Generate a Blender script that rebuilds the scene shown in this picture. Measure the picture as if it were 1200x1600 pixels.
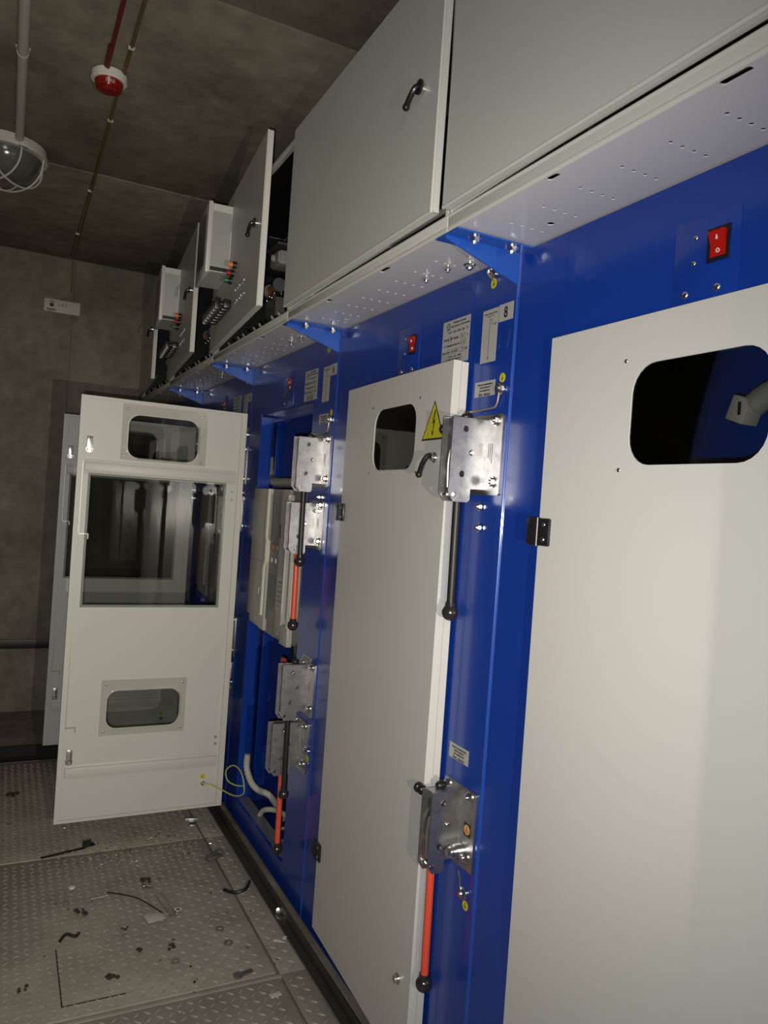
import bpy, bmesh, math, random
from mathutils import Vector, Matrix
for o in list(bpy.data.objects): bpy.data.objects.remove(o)
S = bpy.context.scene; COL = S.collection
PI = math.pi
# ------------------------------------------------------------------ camera (shot from head height, slightly rolled)
cam = bpy.data.cameras.new('camera'); co = bpy.data.objects.new('camera', cam); COL.objects.link(co)
cam.sensor_fit = 'VERTICAL'; cam.sensor_height = 36.0; cam.lens = 1180/1600*36
cam.clip_start = .02; cam.clip_end = 50
R = ((0.89187136, 0.05836402, 0.44850765), (-0.44686661, -0.03938485, 0.89373322), (0.06982627, -0.99751816, -0.00904529))
co.matrix_world = Matrix(((R[0][0], -R[0][1], -R[0][2], -1.0), (R[1][0], -R[1][1], -R[1][2], 0.0), (R[2][0], -R[2][1], -R[2][2], 1.48), (0, 0, 0, 1)))
S.camera = co
# ------------------------------------------------------------------ world, lights, exposure
w = bpy.data.worlds.new('world'); S.world = w; w.use_nodes = True
w.node_tree.nodes['Background'].inputs[0].default_value = (.5, .48, .42, 1)
w.node_tree.nodes['Background'].inputs[1].default_value = .02
def light(name, kind, loc, energy, color, size=None, target=None, size_y=None):
    l = bpy.data.lights.new(name, kind); l.energy = energy; l.color = color
    if kind == 'AREA':
        l.shape = 'RECTANGLE'; l.size = size; l.size_y = size_y or size
    else: l.shadow_soft_size = size
    o = bpy.data.objects.new(name, l); COL.objects.link(o); o.location = loc
    if target: o.rotation_euler = (Vector(target)-Vector(loc)).to_track_quat('-Z', 'Y').to_euler()
    return o
fl_ = light('phone_flash', 'SPOT', (-1.024, .012, 1.438), 108, (1, .985, .985), .008, (-0.249, 2.903, 1.229)); fl_.data.spot_size = math.radians(126); fl_.data.spot_blend = 1.0
tl = light('work_torch', 'SPOT', (-0.72, -0.50, 1.29), 115, (1, .89, .72), .0015, (-.72, 5.5, 1.35)); tl.data.spot_size = math.radians(70); tl.data.spot_blend = 1.0
light('rear_fill_light', 'AREA', (-1.5, -2.2, 2.6), 17, (1, .95, .86), 1.0, (-.7, 4.0, 1.2), .6)  # unseen soft fill added behind the camera to lift the ambient
S.view_settings.view_transform = 'Standard'; S.view_settings.look = 'None'
S.view_settings.gamma = 1; S.view_settings.use_curve_mapping = False
S.view_settings.exposure = 0.0

# ------------------------------------------------------------------ materials
MATS = {}
def mat(name, col, rough=.5, metal=0., bump=None, coat=0., var=None, spec=.5, emit=None):
    if name in MATS: return MATS[name]
    m = bpy.data.materials.new(name); m.use_nodes = True; nt = m.node_tree; b = nt.nodes['Principled BSDF']
    b.inputs['Base Color'].default_value = (*col, 1); b.inputs['Roughness'].default_value = rough
    b.inputs['Metallic'].default_value = metal; b.inputs['Specular IOR Level'].default_value = spec
    b.inputs['Coat Weight'].default_value = coat; b.inputs['Coat Roughness'].default_value = .12
    tc = nt.nodes.new('ShaderNodeTexCoord')
    if var:      # (scale, colour2, amount, detail)
        n = nt.nodes.new('ShaderNodeTexNoise'); n.inputs['Scale'].default_value = var[0]; n.inputs['Detail'].default_value = var[3]
        n.inputs['Roughness'].default_value = .65
        nt.links.new(tc.outputs['Object'], n.inputs['Vector'])
        r = nt.nodes.new('ShaderNodeValToRGB'); r.color_ramp.elements[0].position = .5-var[2]/2; r.color_ramp.elements[1].position = .5+var[2]/2
        r.color_ramp.elements[0].color = (*col, 1); r.color_ramp.elements[1].color = (*var[1], 1)
        nt.links.new(n.outputs['Fac'], r.inputs['Fac']); nt.links.new(r.outputs['Color'], b.inputs['Base Color'])
    if bump:     # (scale, strength, distance)
        n = nt.nodes.new('ShaderNodeTexNoise'); n.inputs['Scale'].default_value = bump[0]; n.inputs['Detail'].default_value = 3
        nt.links.new(tc.outputs['Object'], n.inputs['Vector'])
        bp = nt.nodes.new('ShaderNodeBump'); bp.inputs['Strength'].default_value = bump[1]; bp.inputs['Distance'].default_value = bump[2]
        nt.links.new(n.outputs['Fac'], bp.inputs['Height']); nt.links.new(bp.outputs['Normal'], b.inputs['Normal'])
    if emit: b.inputs['Emission Color'].default_value = (*emit[0], 1); b.inputs['Emission Strength'].default_value = emit[1]
    MATS[name] = m; return m
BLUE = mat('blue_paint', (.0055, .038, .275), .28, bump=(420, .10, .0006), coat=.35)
BLUEB = mat('lit_edge_blue', (.012, .075, .40), .33, bump=(420, .10, .0006), coat=.3)
GREY = mat('light_grey_paint', (.56, .55, .50), .42, bump=(520, .13, .0006))
GREYI = mat('inner_grey_paint', (.58, .57, .52), .45, bump=(520, .13, .0006))
RELAY = mat('relay_grey_paint', (.58, .575, .52), .40, bump=(520, .13, .0006))
UNDER = mat('relay_underside', (.66, .64, .63), .30, bump=(520, .10, .0006), coat=.2)
ZINC = mat('zinc_plate', (.56, .55, .52), .40, 1.0, bump=(60, .06, .001), var=(38, (.34, .34, .36), .5, 5))
STEEL = mat('bright_steel', (.72, .71, .68), .22, 1.0)
DSTEEL = mat('dull_steel', (.36, .35, .32), .42, .9)
BLACK = mat('black_plastic', (.012, .012, .013), .32)
BLACKM = mat('black_metal', (.02, .019, .018), .45, .3)
DARKG = mat('dark_grey_metal', (.10, .10, .095), .5)
BALL = mat('ball_plastic', (.022, .020, .020), .18, coat=.4)
RED = mat('red_rod', (.62, .075, .035), .40)
REDB = mat('red_insulator', (.50, .03, .02), .45)
SWRED = mat('switch_red', (.44, .010, .007), .25, coat=.4)
LABEL = mat('silver_label', (.40, .39, .36), .42, bump=(300, .05, .0005))
INK = mat('black_ink', (.012, .012, .012), .5)
WHITE = mat('white_ink', (.75, .75, .72), .5)
YEL = mat('sticker_yellow', (.62, .56, .015), .4)
ORG = mat('sticker_orange', (.70, .33, .08), .4)
BREAK = mat('breaker_grey', (.34, .33, .29), .40)
BREAKD = mat('breaker_dark_grey', (.17, .165, .15), .42)
RIB = mat('breaker_rib', (.56, .55, .46), .4)
CONDUIT = mat('grey_conduit', (.33, .32, .28), .5)
CABLEW = mat('white_cable', (.45, .43, .36), .5)
YGW = mat('yellow_green_wire', (.42, .45, .12), .45)
COPPER = mat('orange_copper', (.62, .24, .05), .3, .6)
LAMPO = mat('amber_lens', (.75, .20, .02), .15, coat=.5)
LAMPR = mat('red_lens', (.35, .01, .01), .15, coat=.5)
LAMPG = mat('green_lens', (.01, .16, .05), .15, coat=.5)
PVC = mat('white_plastic', (.52, .50, .44), .5)
SIRW = mat('siren_white', (.72, .69, .62), .38)
SIRR = mat('siren_red', (.24, .010, .006), .22, coat=.4)
REDC = mat('red_cable', (.16, .018, .010), .55)
YELC = mat('ochre_cable', (.16, .10, .02), .6)
DIALG = mat('white_paper', (.5, .48, .42), .6)
INTER = mat('dark_interior', (.05, .05, .05), .6)
LCAB = mat('bracket_blue', (.014, .085, .42), .32, bump=(420, .1, .0006), coat=.3)
def concrete(name, c1, c2, c3):
    m = bpy.data.materials.new(name); m.use_nodes = True; nt = m.node_tree; b = nt.nodes['Principled BSDF']; N = nt.nodes.new; L = nt.links.new
    g = N('ShaderNodeNewGeometry')
    n1 = N('ShaderNodeTexNoise'); n1.inputs['Scale'].default_value = 1.7; n1.inputs['Detail'].default_value = 8; n1.inputs['Roughness'].default_value = .7
    n2 = N('ShaderNodeTexNoise'); n2.inputs['Scale'].default_value = 14; n2.inputs['Detail'].default_value = 6
    v = N('ShaderNodeTexVoronoi'); v.inputs['Scale'].default_value = 26
    for n in (n1, n2, v): L(g.outputs['Position'], n.inputs['Vector'])
    r = N('ShaderNodeValToRGB'); e = r.color_ramp.elements; e[0].position = .33; e[0].color = (*c1, 1); e[1].position = .70; e[1].color = (*c3, 1)
    k = r.color_ramp.elements.new(.5); k.color = (*c2, 1)
    L(n1.outputs['Fac'], r.inputs['Fac'])
    mr = N('ShaderNodeMapRange'); mr.inputs['From Min'].default_value = .3; mr.inputs['From Max'].default_value = .75; mr.inputs['To Min'].default_value = .78; mr.inputs['To Max'].default_value = 1.12
    L(n2.outputs['Fac'], mr.inputs['Value'])
    mx = N('ShaderNodeMix'); mx.data_type = 'RGBA'; mx.blend_type = 'MULTIPLY'; mx.inputs['Factor'].default_value = 1
    L(r.outputs['Color'], mx.inputs[6]); L(mr.outputs['Result'], mx.inputs[7]); L(mx.outputs[2], b.inputs['Base Color'])
    # small air-bubble pits
    mp = N('ShaderNodeMapRange'); mp.inputs['From Min'].default_value = .03; mp.inputs['From Max'].default_value = .09
    L(v.outputs['Distance'], mp.inputs['Value'])
    ad = N('ShaderNodeMath'); ad.operation = 'ADD'; L(mp.outputs['Result'], ad.inputs[0]); L(n2.outputs['Fac'], ad.inputs[1])
    bp = N('ShaderNodeBump'); bp.inputs['Strength'].default_value = .35; bp.inputs['Distance'].default_value = .003
    L(ad.outputs[0], bp.inputs['Height']); L(bp.outputs['Normal'], b.inputs['Normal'])
    b.inputs['Roughness'].default_value = .85; return m
CONC = concrete('concrete', (.15, .13, .09), (.24, .21, .15), (.33, .295, .215))
CONCW = concrete('wall_concrete', (.145, .125, .092), (.225, .198, .152), (.31, .28, .22))
FLOORM = mat('dusty_steel_floor', (.24, .215, .172), .62, .12, bump=(35, .3, .002), var=(5, (.42, .38, .31), .5, 7))
TREAD = mat('tread_steel', (.27, .24, .19), .55, .2, var=(7, (.42, .38, .31), .5, 6))
def glass(name, tint, rough=.02):
    m = bpy.data.materials.new(name); m.use_nodes = True; nt = m.node_tree; nt.nodes.clear(); N = nt.nodes.new; L = nt.links.new
    o = N('ShaderNodeOutputMaterial'); mx = N('ShaderNodeMixShader'); t = N('ShaderNodeBsdfTransparent'); g = N('ShaderNodeBsdfGlossy'); f = N('ShaderNodeFresnel')
    t.inputs[0].default_value = (*tint, 1); g.inputs['Roughness'].default_value = rough; f.inputs[0].default_value = 1.5
    L(f.outputs[0], mx.inputs[0]); L(t.outputs[0], mx.inputs[1]); L(g.outputs[0], mx.inputs[2]); L(mx.outputs[0], o.inputs[0]); return m
GLASS = glass('window_acrylic', (.80, .81, .80)); COVER = glass('clear_cover', (.93, .93, .92), .08)
DOME = mat('smoked_dome', (.10, .098, .085), .16, coat=.3)

# ------------------------------------------------------------------ mesh helpers
class MB:
    def __init__(s): s.b = bmesh.new()
    def _add(s, verts, faces):
        vs = [s.b.verts.new(v) for v in verts]
        for f in faces:
            try: s.b.faces.new([vs[i] for i in f])
            except ValueError: pass
        return vs
    def box(s, x0, x1, y0, y1, z0, z1, bev=0, M=None):
        t = bmesh.new(); bmesh.ops.create_cube(t, size=1)
        for v in t.verts: v.co = Vector((x0+(v.co.x+.5)*(x1-x0), y0+(v.co.y+.5)*(y1-y0), z0+(v.co.z+.5)*(z1-z0)))
        if bev: bmesh.ops.bevel(t, geom=t.edges[:], offset=bev, segments=2, affect='EDGES', profile=.5)
        return s.merge(t, M)
    def merge(s, t, M=None):
        if M is not None: bmesh.ops.transform(t, matrix=M, verts=t.verts)
        t.verts.index_update(); vs = [s.b.verts.new(v.co) for v in t.verts]
        for f in t.faces:
            try: s.b.faces.new([vs[v.index] for v in f.verts])
            except ValueError: pass
        t.free(); return s
    def cyl(s, p0, p1, r, seg=16, r2=None, bev=0):
        p0, p1 = Vector(p0), Vector(p1); d = p1-p0; t = bmesh.new()
        bmesh.ops.create_cone(t, cap_ends=True, segments=seg, radius1=r, radius2=r if r2 is None else r2, depth=d.length)
        if bev: bmesh.ops.bevel(t, geom=[e for e in t.edges if len(e.link_faces) == 2 and any(len(f.verts) > 4 for f in e.link_faces)], offset=bev, segments=2, affect='EDGES')
        return s.merge(t, Matrix.Translation((p0+p1)/2) @ d.to_track_quat('Z', 'Y').to_matrix().to_4x4())
    def sph(s, c, r, sc=(1, 1, 1), seg=24):
        t = bmesh.new(); bmesh.ops.create_uvsphere(t, u_segments=seg, v_segments=seg//2, radius=r)
        return s.merge(t, Matrix.Translation(c) @ Matrix.Diagonal((*sc, 1)))
    def ring(s, c, r0, r1, h, ax=(0, 0, 1), seg=20):
        q = Vector(ax).to_track_quat('Z', 'Y'); c = Vector(c); V = []
        for i in range(seg):
            a = 2*PI*i/seg
            for rr, z in ((r1, -h/2), (r1, h/2), (r0, h/2), (r0, -h/2)): V.append(c+q@Vector((rr*math.cos(a), rr*math.sin(a), z)))
        F = [(4*i+k, 4*((i+1) % seg)+k, 4*((i+1) % seg)+(k+1) % 4, 4*i+(k+1) % 4) for i in range(seg) for k in range(4)]
        s._add(V, F); return s
    def tube(s, pts, r, seg=10, smooth=4, closed=False, corr=0):
        P = [Vector(p) for p in pts]
        if smooth and len(P) > 2:
            Q = []; n = len(P)
            for i in range(n if closed else n-1):
                a, b, c, d = (P[(i-1) % n] if closed or i > 0 else P[0]), P[i], P[(i+1) % n], (P[(i+2) % n] if closed or i+2 < n else P[-1])
                for k in range(smooth):
                    t = k/smooth; Q.append(.5*((2*b)+(c-a)*t+(2*a-5*b+4*c-d)*t*t+(-a+3*b-3*c+d)*t**3))
            if not closed: Q.append(P[-1])
            P = Q
        n = len(P); V = []; up = None
        for i, p in enumerate(P):
            t = (P[(i+1) % n]-P[i-1]) if closed else (P[min(i+1, n-1)]-P[max(i-1, 0)]); t.normalize()
            if up is None: up = t.orthogonal().normalized()
            up = (up-t*up.dot(t)).normalized(); sd = t.cross(up)
            rr = r*(1+corr*(1 if i % 2 else -1))
            for k in range(seg):
                a = 2*PI*k/seg; V.append(p+rr*(math.cos(a)*up+math.sin(a)*sd))
        F = [(i % n*seg+k, i % n*seg+(k+1) % seg, (i+1) % n*seg+(k+1) % seg, (i+1) % n*seg+k) for i in range(n if closed else n-1) for k in range(seg)]
        if not closed: F += [tuple(range(seg))[::-1], tuple((n-1)*seg+k for k in range(seg))]
        s._add(V, F); return s
    def plate(s, outer, holes, b0, b1, M=None, bev=0):
        """polygon outline in local (x, z) with holes, filling y from b0 (viewer side) to b1"""
        cu = bpy.data.curves.new('t', 'CURVE'); cu.dimensions = '2D'; cu.fill_mode = 'BOTH'; cu.extrude = abs(b1-b0)/2-bev; cu.bevel_depth = bev; cu.bevel_resolution = 1; cu.offset = -bev
        for poly in [outer]+list(holes):
            sp = cu.splines.new('POLY'); sp.points.add(len(poly)-1); sp.use_cyclic_u = True
            for i, (a, c) in enumerate(poly): sp.points[i].co = (a, c, 0, 1)
        return s.curve(cu, Matrix(((1, 0, 0, 0), (0, 0, -1, (b0+b1)/2), (0, 1, 0, 0), (0, 0, 0, 1))), M)
    def text(s, body, x, z, size, y, align='CENTER', th=.0002, xs=1.0, bold=0):
        cu = bpy.data.curves.new('t', 'FONT'); cu.body = body; cu.size = size; cu.align_x = align; cu.extrude = th; cu.resolution_u = 2; cu.offset = bold
        return s.curve(cu, Matrix(((xs, 0, 0, x), (0, 0, -1, y), (0, 1, 0, z), (0, 0, 0, 1))))
    def curve(s, cu, M, M2=None):
        o = bpy.data.objects.new('t', cu); me = bpy.data.meshes.new_from_object(o)
        t = bmesh.new(); t.from_mesh(me); bmesh.ops.remove_doubles(t, verts=t.verts, dist=1e-6)
        s.merge(t, (M2 @ M) if M2 is not None else M)
        bpy.data.objects.remove(o); bpy.data.curves.remove(cu); bpy.data.meshes.remove(me); return s
    def mesh(s, name, m):
        bmesh.ops.recalc_face_normals(s.b, faces=s.b.faces)
        me = bpy.data.meshes.new(name); s.b.to_mesh(me); s.b.free()
        me.materials.append(m)
        me.polygons.foreach_set('use_smooth', [True]*len(me.polygons)); me.set_sharp_from_angle(angle=math.radians(35)); return me
    def build(s, name, m, parent=None, **k):
        o = bpy.data.objects.new(name, s.mesh(name, m)); COL.objects.link(o); o.parent = parent
        for a, b in k.items(): o[a] = b
        return o
def rect(x0, x1, z0, z1): return [(x0, z0), (x1, z0), (x1, z1), (x0, z1)]
def rrect(x0, x1, z0, z1, r, n=6):
    P = []
    for cx, cz, a0 in ((x1-r, z0+r, -90), (x1-r, z1-r, 0), (x0+r, z1-r, 90), (x0+r, z0+r, 180)):
        for i in range(n+1):
            a = math.radians(a0+90*i/n); P.append((cx+r*math.cos(a), cz+r*math.sin(a)))
    return P
def circ(x, z, r, n=14): return [(x+r*math.cos(2*PI*i/n), z+r*math.sin(2*PI*i/n)) for i in range(n)]
def thing(name, label, cat, loc, rz=-90, group=None):
    o = bpy.data.objects.new(name, None); COL.objects.link(o); o.location = loc; o.rotation_euler = (0, 0, math.radians(rz)); o.empty_display_size = .05
    o['label'] = label; o['category'] = cat
    if group: o['group'] = group
    return o
def child(name, parent, loc=(0, 0, 0), rz=0):
    o = bpy.data.objects.new(name, None); COL.objects.link(o); o.parent = parent; o.location = loc; o.rotation_euler = (0, 0, math.radians(rz)); o.empty_display_size = .05; return o
def tag(o, label, cat, group=None):
    o['label'] = label; o['category'] = cat
    if group: o['group'] = group
    return o
def struct(o): o['kind'] = 'structure'; return o
# shared hardware meshes, axis towards the viewer (-y)
def hexbolt_mb(r=.010, h=.007, washer=True):
    m = MB(); 
    if washer: m.cyl((0, 0, 0), (0, -.0022, 0), r*1.35, 20, bev=.0004)
    y = -.0022 if washer else 0
    m.cyl((0, y, 0), (0, y-h, 0), r, 6, bev=.0006); m.cyl((0, y-h, 0), (0, y-h-.004, 0), r*.5, 10); return m
BOLT = hexbolt_mb().mesh('hex_bolt', STEEL); NUT = hexbolt_mb(.008, .006).mesh('hex_nut', STEEL)
sm = MB(); sm.sph((0, 0, 0), .0055, (1, .5, 1), 12); sm.box(-.0045, .0045, -.0032, -.0025, -.0006, .0006); SCREW = sm.mesh('pan_screw', STEEL)
sm = MB(); sm.cyl((0, 0, 0), (0, -.003, 0), .0165, 24, bev=.0006); sm.cyl((0, -.003, 0), (0, -.012, 0), .013, 6, bev=.001); sm.cyl((0, -.012, 0), (0, -.017, 0), .007, 14); SOCK = sm.mesh('socket_bolt', STEEL)
def hw(name, me, parent, x, y, z, s=1., rx=0):
    o = bpy.data.objects.new(name, me); COL.objects.link(o); o.parent = parent; o.location = (x, y, z); o.scale = (s, s, s); o.rotation_euler = (math.radians(rx), 0, random.random()*0); return o
def ground_mark(parent, x, z, y=-.0006, r=.011, name='grounding_sticker', col=None):
    o = MB().plate(circ(x, z, r, 20), [], y-.0005, y).build(name, col or YEL, parent)
    m = MB(); q = y-.0007
    m.plate(rect(x-.0008, x+.0008, z-.001, z+r*.7), [], q-.0002, q)
    for k, (ww, dz) in enumerate(((.55, -.001), (.36, -.0038), (.18, -.0066))): m.plate(rect(x-r*ww, x+r*ww, z+dz-.0007, z+dz+.0007), [], q-.0002, q)
    m.build('earth_symbol', INK, o); return o

# ------------------------------------------------------------------ the room
H = 2.97; YW = 5.50
def mbox(name, m, parent, *a, bev=0, **k): return MB().box(*a, bev=bev).build(name, m, parent, **k)
fl = struct(MB().box(-2.6, .95, -3.2, 4.36, -.12, -.02).box(-2.6, .95, 4.36, YW+.2, -.6, -.5).box(-2.6, .95, 4.72, YW, -.5, -.05).build('floor', CONCW))
# steel chequer plates; joints at x -0.15 and every metre
random.seed(3)
def tread(x0, x1, y0, y1):
    V = []; F = []; p = .030; i = 0; y = y0+.02
    while y < y1-.015:
        x = x0+.02; j = 0
        while x < x1-.015:
            a = math.radians(45 if (i+j) % 2 else -45)+.06*random.uniform(-1, 1); u = Vector((math.cos(a), math.sin(a), 0)); v = Vector((-u.y, u.x, 0)); L, W, h = .0130, .0042, .0028
            c = Vector((x, y, .0)); b = len(V)
            V += [c-u*L, c+v*W, c+u*L, c-v*W, c-u*L*.5+Vector((0, 0, h)), c+u*L*.5+Vector((0, 0, h))]
            F += [(b, b+3, b+4), (b+3, b+2, b+5), (b+3, b+5, b+4), (b+2, b+1, b+5), (b+1, b, b+4), (b+1, b+4, b+5)]
            x += p; j += 1
        y += p; i += 1
    return V, F
xs = [-2.55, -1.15, -.154]
ys = [-3.1, -1.8, -.8, .2, 1.2, 2.19, 3.195, 4.34]
for i in range(2):
    for j in range(7):
        x0, x1, y0, y1 = xs[i]+.003, xs[i+1]-.003, ys[j]+(.016 if j == 5 else .003), ys[j+1]-(.016 if j == 4 else .003)
        t = random.uniform(-.0012, .0012)
        p = mbox('floor_plate', FLOORM, fl, x0, x1, y0, y1, -.008+t, t, bev=.0015)
        if ys[j+1] > 2.1 and i == 1:
            V, F = tread(x0, x1, y0, y1); m = MB(); m._add([Vector(v)+Vector((0, 0, t)) for v in V], F); m.build('tread_pattern', TREAD, p, kind='stuff')
for j in range(7):
    x0, x1, y0, y1 = -.148, -.066, ys[j]+.003, ys[j+1]-.003
    p = mbox('floor_plate', FLOORM, fl, x0, x1, y0, y1, -.008, -.0005, bev=.0015)
    if ys[j+1] > 2.1:
        V, F = tread(x0, x1, y0, y1); m = MB(); m._add([(v[0], v[1], v[2]-.0005) for v in V], F); m.build('tread_pattern', TREAD, p, kind='stuff')
mbox('support_bar', FLOORM, fl, -2.5, -.07, 2.181, 2.199, -.012, -.0015, bev=.002)
# lift-out hatch joint ground into the plate
m = MB(); m.box(-.775, -.771, 2.26, 2.55, .0004, .0012).box(-.775, -.60, 2.258, 2.262, .0004, .0012); m.build('hatch_joint', BLACKM, fl)
eb = struct(MB().box(-2.55, .7, 4.345, 4.36, -.18, .004, bev=.002).box(-2.55, .7, 4.70, 4.72, -.2, -.03).build('trim_1', BLACKM))
struct(MB().box(-.062, -.034, -3.0, 4.34, -.0, .006).box(-.040, -.034, -3.0, 4.34, 0, .040, bev=.001).build('trim_2', mat('rail_black', (.035, .033, .028), .4)))
ce = struct(MB().box(-2.6, .95, -3.2, YW+.2, H+.02, H+.12).build('ceiling', CONC))
for i, (x0, x1) in enumerate(((-2.6, -.713), (-.707, .95))):
    for y0, y1 in ((-3.2, -.8), (-.795, .77), (.775, 2.335), (2.341, 3.925), (3.932, YW)):
        t = random.uniform(0, .004); mbox('ceiling_slab', CONC, ce, x0, x1, y0, y1, H+t, H+.019, bev=.002)
wb = struct(MB().box(-2.6, .95, YW+.02, YW+.12, -.5, H+.02).build('wall_back', CONCW))
for x0, x1 in ((-2.6, -1.85), (-1.844, -.673), (-.667, .95)): mbox('wall_panel', CONCW, wb, x0, x1, YW, YW+.019, -.5, H-.004, bev=.002)
struct(MB().box(-2.72, -2.6, -3.2, YW+.1, -.5, H).build('wall_left', CONCW))
struct(MB().box(.95, 1.05, -3.2, YW+.1, -.5, H).build('wall_right', CONCW))
struct(MB().box(-2.6, .95, -3.3, -3.2, -.5, H).build('wall_front', CONCW))
tag(MB().box(-2.5, .6, YW-.045, YW-.036, .375, .435, bev=.001).box(-1.6, -1.56, YW-.036, YW, .39, .42).box(-.6, -.56, YW-.036, YW, .39, .42).build('grounding_bar', BLACKM), 'flat black grounding bar running low along the concrete end wall', 'bar')
s = thing('wall_sign', 'small white sign plate high on the concrete end wall', 'sign', (-.735, YW-.001, 2.645), 0)
MB().box(-.110, .110, -.004, 0, -.042, .042, bev=.001).build('plate', DIALG, s)
m = MB(); m.plate(circ(-.065, .004, .014), [], -.0050, -.0042); m.text('6 А 7', .0, .002, .026, -.0046).text('▬▬▬', -.065, .024, .012, -.0046) ; m.plate(rect(-.095, -.035, -.028, -.022), [], -.005, -.0042); m.plate(rect(-.09, -.045, -.036, -.032), [], -.005, -.0042); m.build('lettering', INK, s)
# ceiling lamp with wire guard
lp = thing('bulkhead_lamp', 'round caged bulkhead lamp with smoked glass on the ceiling', 'lamp', (-1.085, 3.84, H-.001), 0)
m = MB(); m.cyl((0, 0, 0), (0, 0, -.035), .165, 40, bev=.004); m.ring((0, 0, -.042), .145, .172, .016, seg=40); m.build('housing', PVC, lp)
t = bmesh.new(); bmesh.ops.create_uvsphere(t, u_segments=36, v_segments=18, radius=.142)
bmesh.ops.delete(t, geom=[v for v in t.verts if v.co.z > .001], context='VERTS'); m = MB(); m.merge(t, Matrix.Translation((0, 0, -.044)) @ Matrix.Diagonal((1, 1, .85, 1))); m.build('glass_dome', DOME, lp)
for cxo, cyo, ang in ((.045, .045, 135), (-.045, -.045, 135), (.045, -.045, 45), (-.045, .045, 45)):
    c, s_ = math.cos(math.radians(ang)), math.sin(math.radians(ang)); P = []
    for k in range(13):
        a = PI*k/12; u = .155*math.cos(a)*.97; P.append((cxo*1.0+u*c, cyo*1.0+u*s_, -.046-.135*math.sin(a)**.8))
    MB().tube(P, .0042, 8, 2).build('guard_wire', PVC, lp)
for k in range(3):
    a = 2*PI*k/3+.4; MB().box(-.02, .02, -.008, .008, -.05, -.01, bev=.002, M=Matrix.Rotation(a, 4, 'Z') @ Matrix.Translation((0, -.172, 0))).build('clip', PVC, lp)
cd = thing('surface_conduit', 'pale round conduit on the ceiling leading to the caged lamp', 'conduit', (-1.035, 3.7, H-.021), 0)
MB().cyl((0, -5.5, 0), (0, .0, 0), .0175, 20).build('pipe', PVC, cd)
MB().cyl((0, -.0, 0), (-.004, .06, -.006), .019, 16, r2=.012).build('cable_gland', PVC, cd)
for y in (-3.1, -1.95, -.75): MB().ring((0, y, 0), .0174, .0195, .018, (0, 1, 0)).box(-.024, .024, y-.008, y+.008, .016, .020).build('saddle_clip', PVC, cd)
sr = thing('fire_siren', 'round white and red fire alarm sounder on the ceiling', 'siren', (-.752, 2.952, H-.001), 0)
MB().cyl((0, 0, 0), (0, 0, -.032), .062, 36, bev=.006).build('base', SIRW, sr)
m = MB(); m.cyl((0, 0, -.032), (0, 0, -.058), .051, 36, r2=.044, bev=.002); m.cyl((0, 0, -.058), (0, 0, -.066), .036, 30, r2=.026, bev=.002); m.build('dome', SIRR, sr)
MB().text('FIRE', 0, -.052, .018, -.049).build('lettering', PVC, sr)
tag(MB().tube([(-.768, -3.0, H-.006), (-.765, 2.49, H-.006), (-.772, 2.75, H-.006), (-.765, 2.885, H-.012)], .0075, 8, 6).build('alarm_cable', REDC), 'dark red cable along the ceiling to the fire alarm sounder', 'cable')
yc = tag(MB().tube([(-.706, -3.0, H-.005), (-.706, 2.45, H-.005), (-.709, 2.75, H-.005), (-.708, 3.3, H-.005), (-.700, 4.1, H-.005), (-.690, 5.30, H-.005), (-.688, YW-.012, H-.012), (-.686, YW-.008, 2.75)], .0055, 8, 5).build('data_cable', YELC), 'thin ochre cable clipped along the ceiling joint towards the end wall', 'cable')
for y in (2.73, 3.31, 4.15, 4.9): MB().box(-.718, -.696, y-.006, y+.006, H-.012, H-.001, bev=.002).build('cable_clip', PVC, yc)

# ------------------------------------------------------------------ switchgear cabinets
P = 1.02; Y8 = 1.40
HZ = 1.845
def lock_part(parent, x, z, y=-.0222, wing=True, ang=25):
    m = MB(); m.cyl((x, y, z), (x, y-.006, z), .0135, 24, bev=.001); m.cyl((x, y-.006, z), (x, y-.014, z), .009, 20, bev=.001); o = m.build('lock', STEEL, parent)
    if wing:
        a = math.radians(ang); dx, dz = -math.sin(a), -math.cos(a)
        m = MB(); m.tube([(x, y-.014, z+.004), (x, y-.024, z), (x+dx*.02, y-.030, z+dz*.02), (x+dx*.055, y-.030, z+dz*.05)], .0068, 10, 3); m.sph((x+dx*.055, y-.030, z+dz*.05), .0088, (1, 1, 1), 14); m.build('lock_handle', BLACK, o)
    return o
def hinge_part(parent, x, z, ):
    m = MB(); m.box(x-.028, x+.004, -.032, -.026, z-.028, z+.028, bev=.002); m.box(x+.004, x+.040, -.030, -.0225, z-.028, z+.028, bev=.003); m.cyl((x+.002, -.028, z-.029), (x+.002, -.028, z+.029), .0055, 12)
    m.box(x-.026, x+.0, -.026, -.0, z-.022, z+.022)
    o = m.build('hinge', BLACK, parent)
    for dz in (-.015, .015): hw('hinge_screw', SCREW, o, x+.024, -.030, z+dz, .9)
    return o
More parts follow.
